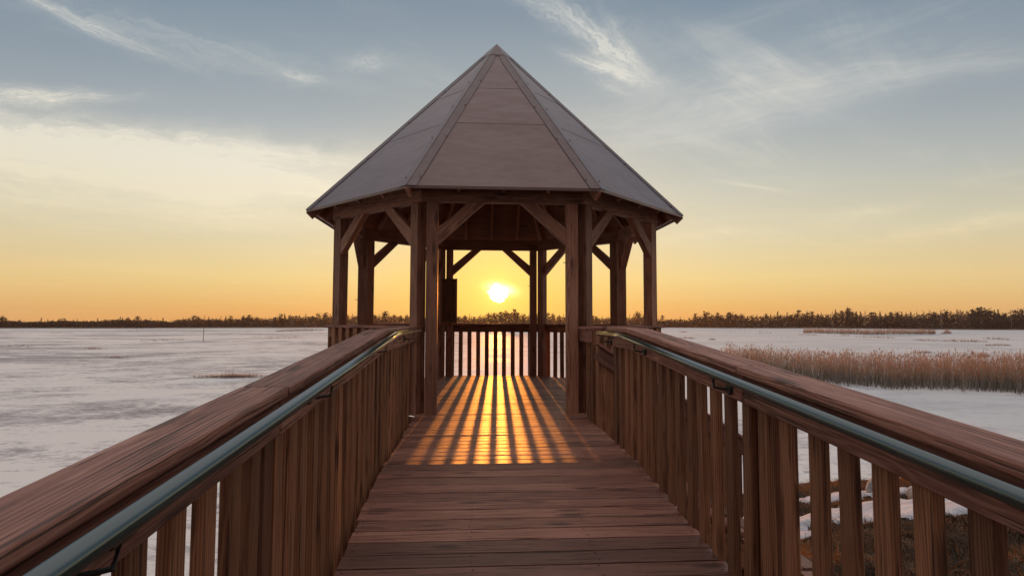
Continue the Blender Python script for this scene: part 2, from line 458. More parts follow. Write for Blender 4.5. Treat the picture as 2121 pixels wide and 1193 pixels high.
# ------------------------------------------------------------------ ramp railings
def ramp_railing(side):
    L = side < 0
    if L:
        ci, co, face, px, slope, zc, zp, pdz = -1.07, -1.253, -1.098, -1.0, .072, 1.104, 1.066, 0
        yend, joints = 7.02, [2.26]
    else:
        ci, co, face, px, slope, zc, zp, pdz = .945, 1.135, .982, .902, .077, 1.122, 1.056, 0
        yend, joints = 5.48, [2.72]
    fz = lambda y: (min(0, y - YB)) * slope
    rt = thing('railing', 'left ramp railing with brown board cap, slats and green pipe handrail, ending at gazebo post' if L else
               'right ramp railing with brown board cap, slats and green pipe handrail, ending before stair opening', 'railing', (0, 0, 0))
    ys = [-2.2] + joints + [YB, yend]
    g = .006
    cm = (ci + co) / 2
    for i, (ya, yb) in enumerate(zip(ys, ys[1:])):
        dz = rnd.uniform(-.001, .001) + (.003 if (L and i == 0) else 0)
        ya2, yb2 = ya + g, yb - g if i < len(ys) - 2 else yb
        bm = nb()
        a, b_ = V((cm, ya2, zc + fz(ya2) - .02 + dz)), V((cm, yb2, zc + fz(yb2) - .02 + dz))
        bar(bm, a, b_, abs(ci - co), .04, (1, 0, 0), bevel=.008, seg=3, wob=.0025, cuts=14)
        obj('cap_board', bm, M['rail'], rt)
        bm = nb(); xm = face + side * .019; gap = .014 if (L and i == 0) else .003
        h_ = .144
        a, b_ = V((xm, ya + gap, zc + fz(ya + gap) - .0425 - h_ / 2 + dz)), V((xm, yb - gap if i < len(ys) - 2 else yb, zc + fz(yb) - .0425 - h_ / 2 + dz))
        bar(bm, a, b_, .038, h_, (1, 0, 0), bevel=.005, wob=.002, cuts=6)
        obj('rail_board', bm, M['rail'], rt)
    # slats
    x0 = face + side * .0385
    if L: cy = [2.37 + .178 * k for k in range(27)] + [2.125 - .176 * k for k in range(24)]
    else: cy = [2.415 + .187 * k for k in range(17)] + [2.20 - .185 * k for k in range(22)]
    for y in cy:
        if y > yend - .03: continue
        top = zc + fz(y) - .046; bot = zr_(y) - .24
        bm = nb(); w = BW - .003 + rnd.gauss(0, .0025)
        tl = rnd.gauss(0, .005)
        bar(bm, (x0 + side * BT / 2, y + rnd.gauss(0, .006), bot), (x0 + side * BT / 2 + tl, y + rnd.gauss(0, .004), top - rnd.uniform(0, .006)), BT, w, (1, 0, 0), bevel=.004)
        obj('slat', bm, M['bal'], rt)
    # square posts behind the slats at the joints
    for y in ([2.255] if L else [2.72]) + [YB - .1, .1]:
        bm = nb(); xx = x0 + side * ((BT + .05) if not (L and y == 2.255) else .047)
        box(bm, xx - .045, xx + .045, y - .045, y + .045, zr_(y) - .35, zc + fz(y) - .044, (0, 0, 1), bevel=.004)
        obj('post', bm, M['dark'], rt)
    # pipe handrail with brackets
    bm = nb()
    zpp = lambda y: zp + fz(y)
    if L:
        pts = [(px, -2.0, zpp(-2.0)), (px, YB - .05, zpp(YB - .05)), (px, YB + .0, zp - .0005), (px, YB + .06, zp), (px, 6.72, zp)]
    else:
        pts = [(px, -2.0, zpp(-2.0)), (px, YB - .05, zpp(YB - .05)), (px, YB + .0, zp - .0005), (px, YB + .06, zp), (px, 5.62, zp)]
    tube(bm, pts, .0235, 20)
    hr = obj('handrail', bm, M['pipe'], rt, smooth=True)
    for y in ((6.0, 4.2, 2.62, 1.08, -.5) if L else (5.42, 4.32, 2.86, .6, -1.0)):
        z = zpp(y); bm = nb()
        fx = face - side * .001
        tube(bm, [(fx, y, z - .075), (fx - side * .012, y, z - .075)], [.036, .030], 16)
        tube(bm, [(fx - side * .006, y, z - .075), (fx - side * .03, y + .008, z - .08), (px + side * .004, y + .02, z - .07), (px, y + .03, z - .02)], .007, 8)
        tube(bm, [(px, y + .0, zpp(y + .0) - .024), (px, y + .07, zpp(y + .07) - .024)], .008, 8)
        obj('bracket', bm, M['iron'], hr, smooth=False)
    return rt
ramp_railing(-1); ramp_railing(1)

# short stub of railing between stair opening and the gazebo
st = thing('stub_railing', 'short railing stub of boards between the right gazebo post and the stairs', 'railing', (0, 0, 0))
bm = nb(); bar(bm, (1.05, 6.50, 1.093), (1.05, 7.08, 1.093), .19, .038, (1, 0, 0), bevel=.006, seg=2); obj('cap_board', bm, M['rail'], st)
bm = nb(); bar(bm, (1.0, 6.49, 1.0), (1.0, 7.10, 1.0), .038, .142, (1, 0, 0)); obj('rail_board', bm, M['rail'], st)
for y in (6.54, 6.68, 6.82):
    bm = nb(); bar(bm, (1.04, y, -.24), (1.04, y, 1.07), BT, BW, (1, 0, 0)); obj('slat', bm, M['bal'], st)

# ------------------------------------------------------------------ stairs going down to the right
SX, SY0, SY1, SS = XR + .05, 5.52, 6.36, .64
sr_ = thing('stairs', 'wooden stairs descending to the right behind a sloping boarded rail', 'stairs', (SX, 5.95, 0))
def gz_bank(x, y):
    pts = [(-60, -12), (-30, -2), (-15, 6), (-8, 11.3), (-6, 13), (0, 16), (12, 19.2), (30, 20), (80, 17)]
    ysh = pts[0][1]
    for (xa, ya), (xb, yb) in zip(pts, pts[1:]):
        if xa <= x <= xb: ysh = ya + (yb - ya) * (x - xa) / (xb - xa)
    ysh += mnoise.noise(V((x * .35, 3, 0))) * .7
    d = (ysh - y) / 14; d = max(-.3, min(1, d))
    h = d * d * (3 - 2 * d) if d > 0 else d * .5
    n = mnoise.noise(V((x * .8, y * .8, 1))) * .12 + mnoise.noise(V((x * 2.6, y * 2.6, 4))) * .05
    return ICE - .05 + 2.3 * h + n * min(1, max(0, d * 5))
ntr = 13
for i in range(ntr):
    z = -.18 * (i + 1); x = .02 + .281 * i
    bm = nb()
    box(bm, x, x + .135, SY0 - 5.95, SY1 - 5.95, z - .036, z, (0, 1, 0)); box(bm, x + .142, x + .275, SY0 - 5.95, SY1 - 5.95, z - .036, z, (0, 1, 0))
    obj('tread', bm, M['deck'], sr_)
for y in (SY0 + .06, SY1 - .06):
    bm = nb(); bar(bm, (.0, y - 5.95, -.36), (.281 * ntr, y - 5.95, -.36 - .18 * ntr), .04, .2, (0, 1, 0)); obj('stringer', bm, M['bal'], sr_)
yr = SY1 + .05 - 5.95
bm = nb()
x0, x1 = -.04, 1.80
zt_ = lambda x: .935 - .64 * (x + .05)
bar(bm, (x0, yr - .02, zt_(x0)), (x1, yr - .02, zt_(x1)), .15, .035, (0, 1, 0), bevel=.005)
bar(bm, (x0, yr - .055, zt_(x0) - .11), (x1, yr - .055, zt_(x1) - .11), .03, .155, (0, 1, 0), bevel=.004)
srl = obj('railing', bm, M['rail'], sr_)
x = -.02
while x < 1.52:
    bm = nb(); w = .17
    prism(bm, [(x, yr - .036, zt_(x) - .03), (x + w, yr - .036, zt_(x + w) - .03), (x + w, yr - .036, zt_(x + w) - 1.25), (x, yr - .036, zt_(x) - 1.25)], (0, .022, 0), (0, 0, 1), bevel=.003)
    obj('board', bm, M['bal'], srl); x += .176
bm = nb(); box(bm, 1.54, 1.64, yr - .06, yr + .04, gz_bank(2.6, 6.4) - .2, zt_(1.64) - .03, (0, 0, 1), bevel=.005)
obj('post', bm, M['dark'], srl)

# ------------------------------------------------------------------ ice, bank, far shore
mt, t, b = new_mat('lake_ice')
P = t.node('ShaderNodeNewGeometry').outputs['Position']
w1 = t.noise(t.vm('MULTIPLY', P, (.030, .05, 1)), 1, 4, .6, .8)
w2 = t.noise(t.vm('MULTIPLY', P, (.20, .40, 1)), 1, 10, .74, .5)
w3 = t.noise(t.vm('MULTIPLY', P, (1.6, 2.6, 1)), 1, 8, .75, .3)
mixf = t.m('ADD', t.m('ADD', t.m('MULTIPLY', w1, .50), t.m('MULTIPLY', w2, .42)), t.m('MULTIPLY', w3, .36))
col = t.ramp(mixf, [(.49, (.11, .10, .125)), (.55, (.24, .215, .235)), (.585, (.42, .38, .385)), (.62, (.62, .58, .56)), (.66, (.92, .87, .80))])
vr = t.node('ShaderNodeTexVoronoi', feature='DISTANCE_TO_EDGE'); vr.inputs['Scale'].default_value = 1
t.put(vr.inputs['Vector'], t.vm('ADD', t.vm('MULTIPLY', P, (.09, .13, 0)), t.comb(t.m('MULTIPLY', w2, .9), t.m('MULTIPLY', w1, 1.1), 0)))
col = t.mix(t.m('MULTIPLY', t.smooth(vr.outputs['Distance'], .012, .002), t.smooth(w2, .42, .62)), col, (.80, .77, .75))
pz = t.sep(P)
rz_ = t.smooth(pz[0], 8, 30)
col = t.mix(t.m('MULTIPLY', rz_, .7), col, (.74, .72, .70))
snow_p = t.smooth(t.noise(t.vm('MULTIPLY', P, (.10, .22, 1)), 1, 4, .6, .3), .60, .66)
col = t.mix(t.m('MULTIPLY', snow_p, .6), col, (.78, .77, .76))
t.put(b.inputs['Base Color'], col)
t.put(b.inputs['Roughness'], t.m('ADD', t.ramp(mixf, [(.5, .34), (.7, .7)]), t.m('MULTIPLY', snow_p, .2)))
b.inputs['Specular IOR Level'].default_value = .3
hh = t.m('ADD', t.m('MULTIPLY', w3, .05), t.m('MULTIPLY', w2, .15))
t.put(b.inputs['Normal'], t.bump(hh, .35, .55))
M['ice'] = mt
bm = nb()
vs = [bm.verts.new(p) for p in ((-1500, -300, ICE), (1500, -300, ICE), (1500, 900, ICE), (-1500, 900, ICE))]; bm.faces.new(vs)
kind(obj('ice', bm, M['ice']), 'structure')

mt, t, b = new_mat('bank_soil')
P = t.node('ShaderNodeNewGeometry').outputs['Position']
q1 = t.noise(P, .9, 5, .65); q2 = t.noise(P, 9, 5, .7)
col = t.ramp(t.m('ADD', t.m('MULTIPLY', q1, .5), t.m('MULTIPLY', q2, .5)), [(.40, (.012, .01, .008)), (.52, (.035, .024, .016)), (.64, (.10, .05, .022))])
t.put(b.inputs['Base Color'], col); b.inputs['Roughness'].default_value = .95
t.put(b.inputs['Normal'], t.bump(q2, .03, .6))
M['soil'] = mt
def grid(name, x0, x1, y0, y1, st, fz, mat, keep=None):
    bm = nb(); nx, ny = int((x1 - x0) / st) + 1, int((y1 - y0) / st) + 1; vv = {}
    for i in range(nx):
        for j in range(ny):
            x, y = x0 + i * st, y0 + j * st
            z = fz(x, y)
            if z is not None: vv[i, j] = bm.verts.new((x, y, z))
    for i in range(nx - 1):
        for j in range(ny - 1):
            k = [(i, j), (i + 1, j), (i + 1, j + 1), (i, j + 1)]
            if all(q in vv for q in k): bm.faces.new([vv[q] for q in k])
    return obj(name, bm, mat, smooth=True)
kind(grid('ground', -40, 60, -22, 22, .4, gz_bank, M['soil']), 'structure')

def snow_mask(x, y):
    d = mnoise.noise(V((x * .22 + 5, y * .42, 8))) + .45 * mnoise.noise(V((x * .9, y * 1.3, 2))) + .28 * mnoise.noise(V((x * 3.1, y * 4.3, 6))) + .14 * mnoise.noise(V((x * 8, y * 9, 1)))
    # the big drift in front of the stones on the right, and one on the left shore
    d += .9 * math.exp(-((y - 11.6 - .05 * x) / 1.5) ** 2) * (1 if x > 2 else 0)
    d += .8 * math.exp(-((y - 15.4) / .7) ** 2 - ((x - 9.5) / 2.5) ** 2)
    d -= .55 * math.exp(-((y - 17) / 1.6) ** 2) + .45 * math.exp(-((y - 8.3) / 1.3) ** 2) * (1 if x > 2 else 0)
    return d - .28
mt, t, b = new_mat('snow')
P = t.node('ShaderNodeNewGeometry').outputs['Position']
q = t.noise(P, 2.5, 5, .6)
t.put(b.inputs['Base Color'], t.ramp(q, [(.3, (.46, .45, .48)), (.7, (.68, .66, .67))])); b.inputs['Roughness'].default_value = .65
t.put(b.inputs['Normal'], t.bump(t.noise(P, 7, 4, .6), .06, .8))
M['snow'] = mt
def snow_z(x, y):
    mk = snow_mask(x, y)
    if mk < -.12: return None
    return gz_bank(x, y) + max(-.06, min(.075, mk * .3)) + .03 * mnoise.noise(V((x * 3, y * 3, 0)))
kind(grid('snow', -16, 26, 2, 19.5, .11, snow_z, M['snow']), 'structure')

# translucent dry plant material (backlit stems glow a little)
def plant(name, cols, trans=.45, tipc=None):
    mt, t, b = new_mat(name)
    tn = t.node('ShaderNodeAttribute', attribute_name='tint').outputs['Fac']
    gr = t.node('ShaderNodeAttribute', attribute_name='gr').outputs['Vector']
    col = t.ramp(tn, cols)
    hx = t.sep(gr)[0]
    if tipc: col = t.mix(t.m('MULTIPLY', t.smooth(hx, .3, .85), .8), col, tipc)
    t.put(b.inputs['Base Color'], col); b.inputs['Roughness'].default_value = .8; b.inputs['Specular IOR Level'].default_value = .15
    tr = t.node('ShaderNodeBsdfTranslucent'); t.put(tr.inputs[0], col)
    mx = t.node('ShaderNodeMixShader'); mx.inputs[0].default_value = trans
    t.l.new(b.outputs[0], mx.inputs[1]); t.l.new(tr.outputs[0], mx.inputs[2])
    t.l.new(mx.outputs[0], t.n['Material Output'].inputs[0])
    return mt
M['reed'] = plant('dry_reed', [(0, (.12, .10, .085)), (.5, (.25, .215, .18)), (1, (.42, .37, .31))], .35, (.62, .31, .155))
M['grass'] = plant('dead_grass', [(0, (.022, .017, .011)), (.35, (.065, .05, .032)), (.5, (.12, .075, .038)), (.68, (.24, .085, .024)), (1, (.36, .13, .035))], .2)
def blade(bm, p, h, w, lean, az, tint, seg=3, bend=1.0):
    lg, lt = bm.verts.layers.float_vector['gr'], bm.verts.layers.float['tint']
    p = V(p); d = V((math.cos(az), math.sin(az), 0)); wv_ = V((-d.y, d.x, 0)); ra = rnd.uniform(0, 6.28)
    wv_ = V((math.cos(ra), math.sin(ra), 0))
    prev = None
    for i in range(seg + 1):
        f = i / seg; q = p + V((0, 0, h * f * (1 - .25 * lean * f))) + d * (h * lean * f ** (1 + bend))
        ww = w * (1 - .85 * f) / 2
        a, b_ = bm.verts.new(q - wv_ * ww), bm.verts.new(q + wv_ * ww)
        for v in (a, b_): v[lg] = V((f, 0, 0)); v[lt] = tint
        if prev: bm.faces.new((prev[0], prev[1], b_, a))
        prev = (a, b_)
# dead grass of the bank
bm = nb(); n = 0
while n < 46000:
    x, y = (rnd.uniform(1.2, 15), rnd.uniform(4, 19.4)) if rnd.random() < .8 else (rnd.uniform(-14, 22), rnd.uniform(1.5, 19.3))
    if x > 2 and rnd.random() < .0: continue
    cl = mnoise.noise(V((x * 1.7, y * 1.7, 3)))
    if snow_mask(x, y) > -.06 or rnd.random() > .8 + cl: n += .15; continue
    z = gz_bank(x, y)
    if z < ICE + .01: n += .15; continue
    blade(bm, (x, y, z - .02), rnd.uniform(.10, .26), rnd.uniform(.012, .026), rnd.uniform(.8, 2.2), rnd.gauss(mnoise.noise(V((x * .5, y * .5, 7))) * 5, .8), max(0, min(1, rnd.gauss(.40 + mnoise.noise(V((x * .9, y * 1.1, 11))) * .75 + .35 * math.exp(-((y - 17) / 2) ** 2), .14))), 3)
    n += 1
gb = obj('dead_grass', bm, M['grass']); kind(gb, 'stuff')

# boulders at the water's edge
mt, t, b = new_mat('boulder_stone')
oc = t.node('ShaderNodeTexCoord').outputs['Object']
q = t.noise(oc, 9, 6, .7); t.put(b.inputs['Base Color'], t.ramp(q, [(.35, (.16, .155, .155)), (.5, (.32, .31, .305)), (.68, (.5, .49, .47))])); b.inputs['Roughness'].default_value = .85
t.put(b.inputs['Normal'], t.bump(t.noise(oc, 22, 5, .7), .03, 1)); M['stone'] = mt
def boulder(px, py, d, sz, label):
    dr = ray(px, py); k = d / dr.y; p = CAM + dr * k
    bm = nb(); bmesh.ops.create_icosphere(bm, subdivisions=4, radius=1); sd = rnd.uniform(0, 99)
    for v in bm.verts:
        q = v.co.copy(); v.co *= 1 + .22 * mnoise.noise(q * 1.1 + V((sd, 0, 0))) + .07 * mnoise.noise(q * 3 + V((0, sd, 0)))
        v.co = V((v.co.x * sz[0], v.co.y * sz[1], v.co.z * sz[2]))
    o = obj('boulder', bm, M['stone'], smooth=True, loc=(p.x, p.y, gz_bank(p.x, p.y) + sz[2] * .45), rotz=rnd.uniform(0, 6))
    tag(o, label, 'rock'); return o
boulder(1818, 985, 15.2, (.30, .28, .36), 'upright grey boulder on the grassy bank, seen between slats of right railing')
boulder(1908, 1028, 13.4, (.30, .26, .24), 'pale squat boulder behind the snow drift, right of the upright boulder')

# ---- far shore strip
shore_px = [(-900, 680), (-400, 680), (0, 680), (300, 680), (600, 679), (1030, 678), (1400, 679), (1560, 680), (1700, 680), (2000, 683), (2300, 684), (2900, 686)]
shore = [at(x, y, ICE) for x, y in shore_px]
mt, t, b = new_mat('marsh_ground')
P = t.node('ShaderNodeNewGeometry').outputs['Position']
q = t.noise(t.vm('MULTIPLY', P, (.08, .3, 1)), 1, 5, .65)
t.put(b.inputs['Base Color'], t.ramp(q, [(.35, (.05, .035, .025)), (.6, (.13, .08, .05))])); b.inputs['Roughness'].default_value = 1
M['marsh'] = mt
bm = nb(); rows = [[], [], [], []]
sub = []
for (a, b_) in zip(shore, shore[1:]):
    for k in range(12): sub.append(a.lerp(b_, k / 12))
sub.append(shore[-1])
for i, p in enumerate(sub):
    d = (p - CAM); d.z = 0; d.normalize(); j = mnoise.noise(V((i * .31, 0, 2))) * 7 + mnoise.noise(V((i * 1.3, 5, 2))) * 3
    for r_, (off, z) in enumerate(((j - 3, ICE - .05), (j + 2, ICE + .25), (60, ICE + .45), (190, ICE + .5))):
        q = p + d * off; rows[r_].append(bm.verts.new((q.x, q.y, z)))
for r0, r1 in zip(rows, rows[1:]):
    for i in range(len(sub) - 1): bm.faces.new((r0[i], r0[i + 1], r1[i + 1], r1[i]))
kind(obj('far_shore', bm, M['marsh']), 'structure')

# ---- woods beyond the lake
SKY = [(-900, 655), (-400, 658), (0, 662), (60, 664), (120, 662), (200, 663), (248, 659), (320, 660), (352, 666), (366, 660), (400, 657), (470, 657), (515, 654), (560, 657), (590, 651), (650, 652), (690, 652),
       (740, 651), (800, 650), (840, 653), (940, 653), (995, 652), (1015, 645), (1060, 642), (1078, 646), (1090, 652), (1180, 653), (1240, 655), (1310, 653), (1345, 651), (1365, 659), (1420, 659), (1450, 652), (1490, 650), (1520, 649),
       (1560, 654), (1600, 650), (1650, 650), (1700, 650), (1740, 643), (1770, 643), (1800, 648), (1850, 649), (1900, 646), (1980, 643), (2030, 639), (2080, 645), (2121, 645), (2400, 640), (2900, 644)]
def interp(tab, x):
    for (xa, ya), (xb, yb) in zip(tab, tab[1:]):
        if xa <= x <= xb: return ya + (yb - ya) * (x - xa) / (xb - xa)
    return tab[-1][1] if x > tab[-1][0] else tab[0][1]
def wood_pos(px, back):
    e = at(px, interp(shore_px, px), ICE); d = (e - CAM); d.z = 0; L = d.length; d.normalize()
    return CAM + d * (L + back), L + back
def mat_leaf(name, c1, c2, trans=.15):
    return plant(name, [(0, c1), (1, c2)], trans)
M['conif'] = mat_leaf('conifer_needles', (.028, .022, .019), (.075, .058, .047))
M['twig'] = mat_leaf('bare_twigs', (.065, .045, .038), (.145, .102, .085))
M['bark'] = simple('bark', (.08, .06, .05), .9)[0]
M['birch'] = simple('pale_bark', (.26, .22, .19), .85)[0]
def quad(bm, p, sx, sy, tint, mi=0, up=None):
    lg, lt = bm.verts.layers.float_vector['gr'], bm.verts.layers.float['tint']
    n = V((rnd.gauss(0, 1), rnd.gauss(0, 1), rnd.gauss(0, .6))).normalized()
    u = n.cross(V((rnd.gauss(0, 1), rnd.gauss(0, 1), rnd.gauss(0, 1)))).normalized(); w = n.cross(u)
    vs = [bm.verts.new(V(p) + u * (a * sx) + w * (b_ * sy)) for a, b_ in ((-.5, -.2), (.1, -.5), (.5, .15), (-.1, .5))]
    for v in vs: v[lt] = tint
    f = bm.faces.new(vs); f.material_index = mi
def tree_mesh(kind_, h, seed):
    rnd.seed(seed); bm = nb()
    if kind_ == 'spruce':
        tube(bm, [(0, 0, -.3), (0, 0, h * .97)], [h * .016, h * .003], 5)
        for f in bm.faces: f.material_index = 1
        lev = 15
        for i in range(lev):
            f = i / (lev - 1); z = h * (.12 + .86 * f); rad = h * .19 * (1 - f) ** .75 * rnd.uniform(.7, 1.15) + .1
            for k in range(int(5 + 10 * (1 - f))):
                a = rnd.uniform(0, 6.28); r = rad * rnd.uniform(.3, 1.0)
                quad(bm, (math.cos(a) * r, math.sin(a) * r, z - r * .3 + rnd.uniform(-.2, .2)), h * .085, h * .05, rnd.random())
    elif kind_ == 'pine':
        tube(bm, [(0, 0, -.3), (h * .02, 0, h * .5), (0, 0, h * .93)], [h * .018, h * .012, h * .004], 5)
        for i in range(11):
            f = rnd.uniform(.38, .96); a = rnd.uniform(0, 6.28); r = h * .2 * (1.15 - f) ** .6 * rnd.uniform(.4, 1.1)
            c_ = V((math.cos(a) * r, math.sin(a) * r, h * f))
            tube(bm, [(0, 0, c_.z - h * .03), c_], [h * .006, h * .002], 4)
        for f in bm.faces: f.material_index = 1
        for i in range(24):
            f = rnd.uniform(.06, .97); a = rnd.uniform(0, 6.28); r = h * .22 * max(.05, 1.1 - f) ** .8 * rnd.uniform(.2, 1.1)
            c_ = V((math.cos(a) * r, math.sin(a) * r, h * f)); sz = h * rnd.uniform(.05, .09)
            for k in range(16):
                quad(bm, c_ + V((rnd.gauss(0, 1), rnd.gauss(0, 1), rnd.gauss(0, .5))) * sz, h * .075, h * .045, rnd.random())
    else:
        tube(bm, [(0, 0, -.3), (h * .01, 0, h * .4), (-h * .01, 0, h * .97)], [h * .012, h * .008, h * .002], 5)
        for i in range(16):
            f = rnd.uniform(.3, .92); a = rnd.uniform(0, 6.28); L = h * .3 * (1.1 - f) * rnd.uniform(.6, 1.2)
            e = V((math.cos(a) * L * .6, math.sin(a) * L * .6, h * f + L))
            tube(bm, [(0, 0, h * f), e * .5 + V((0, 0, h * f)) * .5 + V((0, 0, -L * .1)), e], [h * .006, h * .004, h * .0015], 4)
            for k in range(3):
                g_ = V((0, 0, h * f)).lerp(e, rnd.uniform(.4, .95)); a2 = rnd.uniform(0, 6.28)
                tube(bm, [g_, g_ + V((math.cos(a2), math.sin(a2), 1.2)) * L * .3], [h * .0028, h * .001], 3)
        for f in bm.faces: f.material_index = 1
        for k in range(70):
            f = rnd.uniform(.35, 1.0); a = rnd.uniform(0, 6.28); r = h * .2 * (1.12 - f) * rnd.uniform(.3, 1)
            quad(bm, (math.cos(a) * r, math.sin(a) * r, h * f), h * .07, h * .008, rnd.random())
    me = bpy.data.meshes.new(kind_ + '_tree'); bm.to_mesh(me); bm.free()
    me.materials.append(M['twig'] if kind_ == 'bare' else M['conif']); me.materials.append(M['birch'] if kind_ == 'bare' and seed % 2 else M['bark'])
    return me
lib = {k: [tree_mesh(k, 10, i * 7 + 1 + j) for i in range(4)] for j, k in enumerate(('spruce', 'pine', 'bare'))}
rnd.seed(21)
def plant_tree(kind_, px, topy, back, label, group=None):
    p, L = wood_pos(px, back)
    top = CAM.z + (ray(px, topy).z / math.hypot(ray(px, topy).x, ray(px, topy).y)) * L
    z0 = ICE + .4; h = max(2.5, top - z0)
    nm = {'spruce': 'spruce_tree', 'pine': 'pine_tree', 'bare': 'bare_tree'}[kind_]
    o = bpy.data.objects.new(nm, rnd.choice(lib[kind_])); COL.objects.link(o)
    o.location = (p.x, p.y, z0); w = rnd.uniform(.85, 1.25) * (1.3 if h < 6 else 1)
    o.scale = (h / 10 * w, h / 10 * w, h / 10); o.rotation_euler.z = rnd.uniform(0, 6.28)
    tag(o, label, 'tree', group); return o
# trees that stand out above the wood
for kd_, px, ty, lb in (
        ('pine', 5, 654, 'round topped pine at the left edge of the far wood'),
        ('spruce', 248, 656, 'pointed spruce rising above the low wood, far left shore'),
        ('pine', 515, 652, 'pine standing above the wood left of the gazebo, just right of thin marker pole'),
        ('pine', 797, 644, 'spreading pine seen through left side of the gazebo above the far wood'),
        ('pine', 1066, 640, 'broad dark pine seen right of the sun through the gazebo'),
        ('pine', 1320, 645, 'open crowned pine seen through the right side opening of gazebo'),
        ('spruce', 1459, 644, 'narrow pointed spruce, first tall one right of the gazebo roof edge'),
        ('pine', 1510, 647, 'wide domed pine right of the narrow pointed spruce'),
        ('spruce', 1612, 645, 'thin spruce above low trees on right far shore'),
        ('pine', 1655, 643, 'full bushy pine on right far shore, left of the tallest dark pine'),
        ('spruce', 1757, 637, 'tallest dark pine of the right far shore behind the reed islet'),
        ('spruce', 1860, 647, 'dark pine just right of the tallest one on right far shore'),
        ('pine', 2030, 636, 'high domed pine crowning the wood near right edge')):
    plant_tree(kd_, px, ty, 14, lb)
# the ordinary trees of the wood
x = -240
while x < 2380:
    left = x < 690; mid = 690 <= x < 1365
    u = rnd.random(); kd_ = ('pine' if u < .45 else 'spruce' if u < .75 else 'bare') if not (1900 < x < 2060) else ('bare' if u < .6 else 'pine')
    if mid: kd_ = 'bare' if u < .45 else 'pine'
    where = 'left of the gazebo' if left else 'behind the gazebo' if mid else 'right of the gazebo'
    nm = {'pine': 'dark bushy pine', 'spruce': 'dark pointed spruce', 'bare': 'leafless brown tree'}[kd_]
    ty = interp(SKY, x) + (max(-5, min(7, rnd.gauss(0, 3.5))) if kd_ != 'bare' else rnd.uniform(-5, 2))
    plant_tree(kd_, x, ty, rnd.uniform(8, 50), f'{nm} among others in the far wood {where}', f'{nm}s in the far wood {where}')
    x += rnd.uniform(7, 14)
# the closed mass of undergrowth and trees behind them
bm = nb()
x = -900
while x < 2900:
    ty = interp(SKY, x)
    for k in range(3):
        px = x + rnd.uniform(-4, 4); bk = rnd.uniform(15, 90); p, L = wood_pos(px, bk)
        top = CAM.z + (ray(px, ty + 2).z / math.hypot(ray(px, ty).x, ray(px, ty).y)) * L; z0 = ICE + .4
        hh = max(2, (top - z0)) * rnd.uniform(.5, .98)
        for j in range(34):
            f = rnd.random(); sz = rnd.uniform(.35, .85) * L / 420
            quad(bm, (p.x + rnd.gauss(0, 1.3), p.y + rnd.gauss(0, 2), z0 + hh * f), sz * 1.3, sz, rnd.random(), 0 if rnd.random() < .55 else 1)
    x += 2.2
kind(obj('far_wood', bm, [M['conif'], M['twig']]), 'stuff')

# ------------------------------------------------------------------ reeds
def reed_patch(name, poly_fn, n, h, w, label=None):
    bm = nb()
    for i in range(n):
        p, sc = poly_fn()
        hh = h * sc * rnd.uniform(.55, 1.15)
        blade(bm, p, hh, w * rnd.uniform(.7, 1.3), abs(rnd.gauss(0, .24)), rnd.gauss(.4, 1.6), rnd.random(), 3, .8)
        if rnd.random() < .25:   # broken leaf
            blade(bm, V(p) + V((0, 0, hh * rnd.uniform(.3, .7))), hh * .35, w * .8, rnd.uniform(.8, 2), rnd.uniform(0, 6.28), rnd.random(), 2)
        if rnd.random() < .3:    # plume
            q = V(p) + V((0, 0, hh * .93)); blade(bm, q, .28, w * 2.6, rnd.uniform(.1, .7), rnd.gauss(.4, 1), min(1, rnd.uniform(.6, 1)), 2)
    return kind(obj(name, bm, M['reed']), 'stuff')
def near_bed():
    px = rnd.uniform(1500, 2560); base = interp([(1500, 765), (1700, 797), (1830, 808), (1960, 810), (2121, 817), (2560, 836)], px)
    yy = base - (abs(rnd.gauss(0, 1)) * 9 + rnd.random() * 12) * min(1, (px - 1450) / 300) + mnoise.noise(V((px * .03, 0, 0))) * 4
    yy += 3 * mnoise.noise(V((px * .11, 7, 0))) + 3.5 * max(0, mnoise.noise(V((px * .05, 2, 6))))
    return at(px, yy, ICE), 1 + .3 * mnoise.noise(V((px * .035, yy * .15, 4)))
def back_bed():
    while True:
        px = rnd.uniform(1490, 2560); base = interp([(1490, 742), (1600, 750), (1740, 772), (1900, 770), (2121, 775), (2560, 780)], px)
        yy = rnd.uniform(741, base)
        if mnoise.noise(V((px * .012, yy * .12, 3))) + .28 > 0 and not (747 < yy < 756 and 1580 < px < 2010 and rnd.random() < .85): break
    return at(px, yy, ICE), .62 + .3 * (yy - 741) / 30
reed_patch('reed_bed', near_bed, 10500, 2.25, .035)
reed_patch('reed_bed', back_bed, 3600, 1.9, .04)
def snow_bank(pts, h, sd):
    ps = [at(px, py, ICE) for px, py in pts]; ax = (ps[-1] - ps[0]); bm = nb(); rows = []
    n = 60
    for i in range(n + 1):
        f = i / n * (len(ps) - 1); k = min(int(f), len(ps) - 2); p = ps[k].lerp(ps[k + 1], f - k)
        d = (p - CAM); d.z = 0; d.normalize(); env = math.sin(math.pi * i / n) ** .5; w = (1.2 + 1.3 * mnoise.noise(V((i * .25, sd, 0)))) * env * h * 5
        rows.append([bm.verts.new(p + d * (w * a) + V((0, 0, -.03 + (h * (1 - a * a) * env * (1 + .5 * mnoise.noise(V((i * .4, a * 2, sd)))))))) for a in (-1, -.7, -.3, 0, .4, .75, 1)])
    for a_, b_ in zip(rows, rows[1:]):
        for k in range(6): bm.faces.new((a_[k], b_[k], b_[k + 1], a_[k + 1]))
    kind(obj('snow', bm, M['snow'], smooth=True), 'structure')
snow_bank([(1575, 751), (1680, 752), (1850, 754), (2030, 757), (2200, 758)], .5, 1)
snow_bank([(1730, 797), (1765, 799), (1800, 805), (1850, 808)], .16, 5)
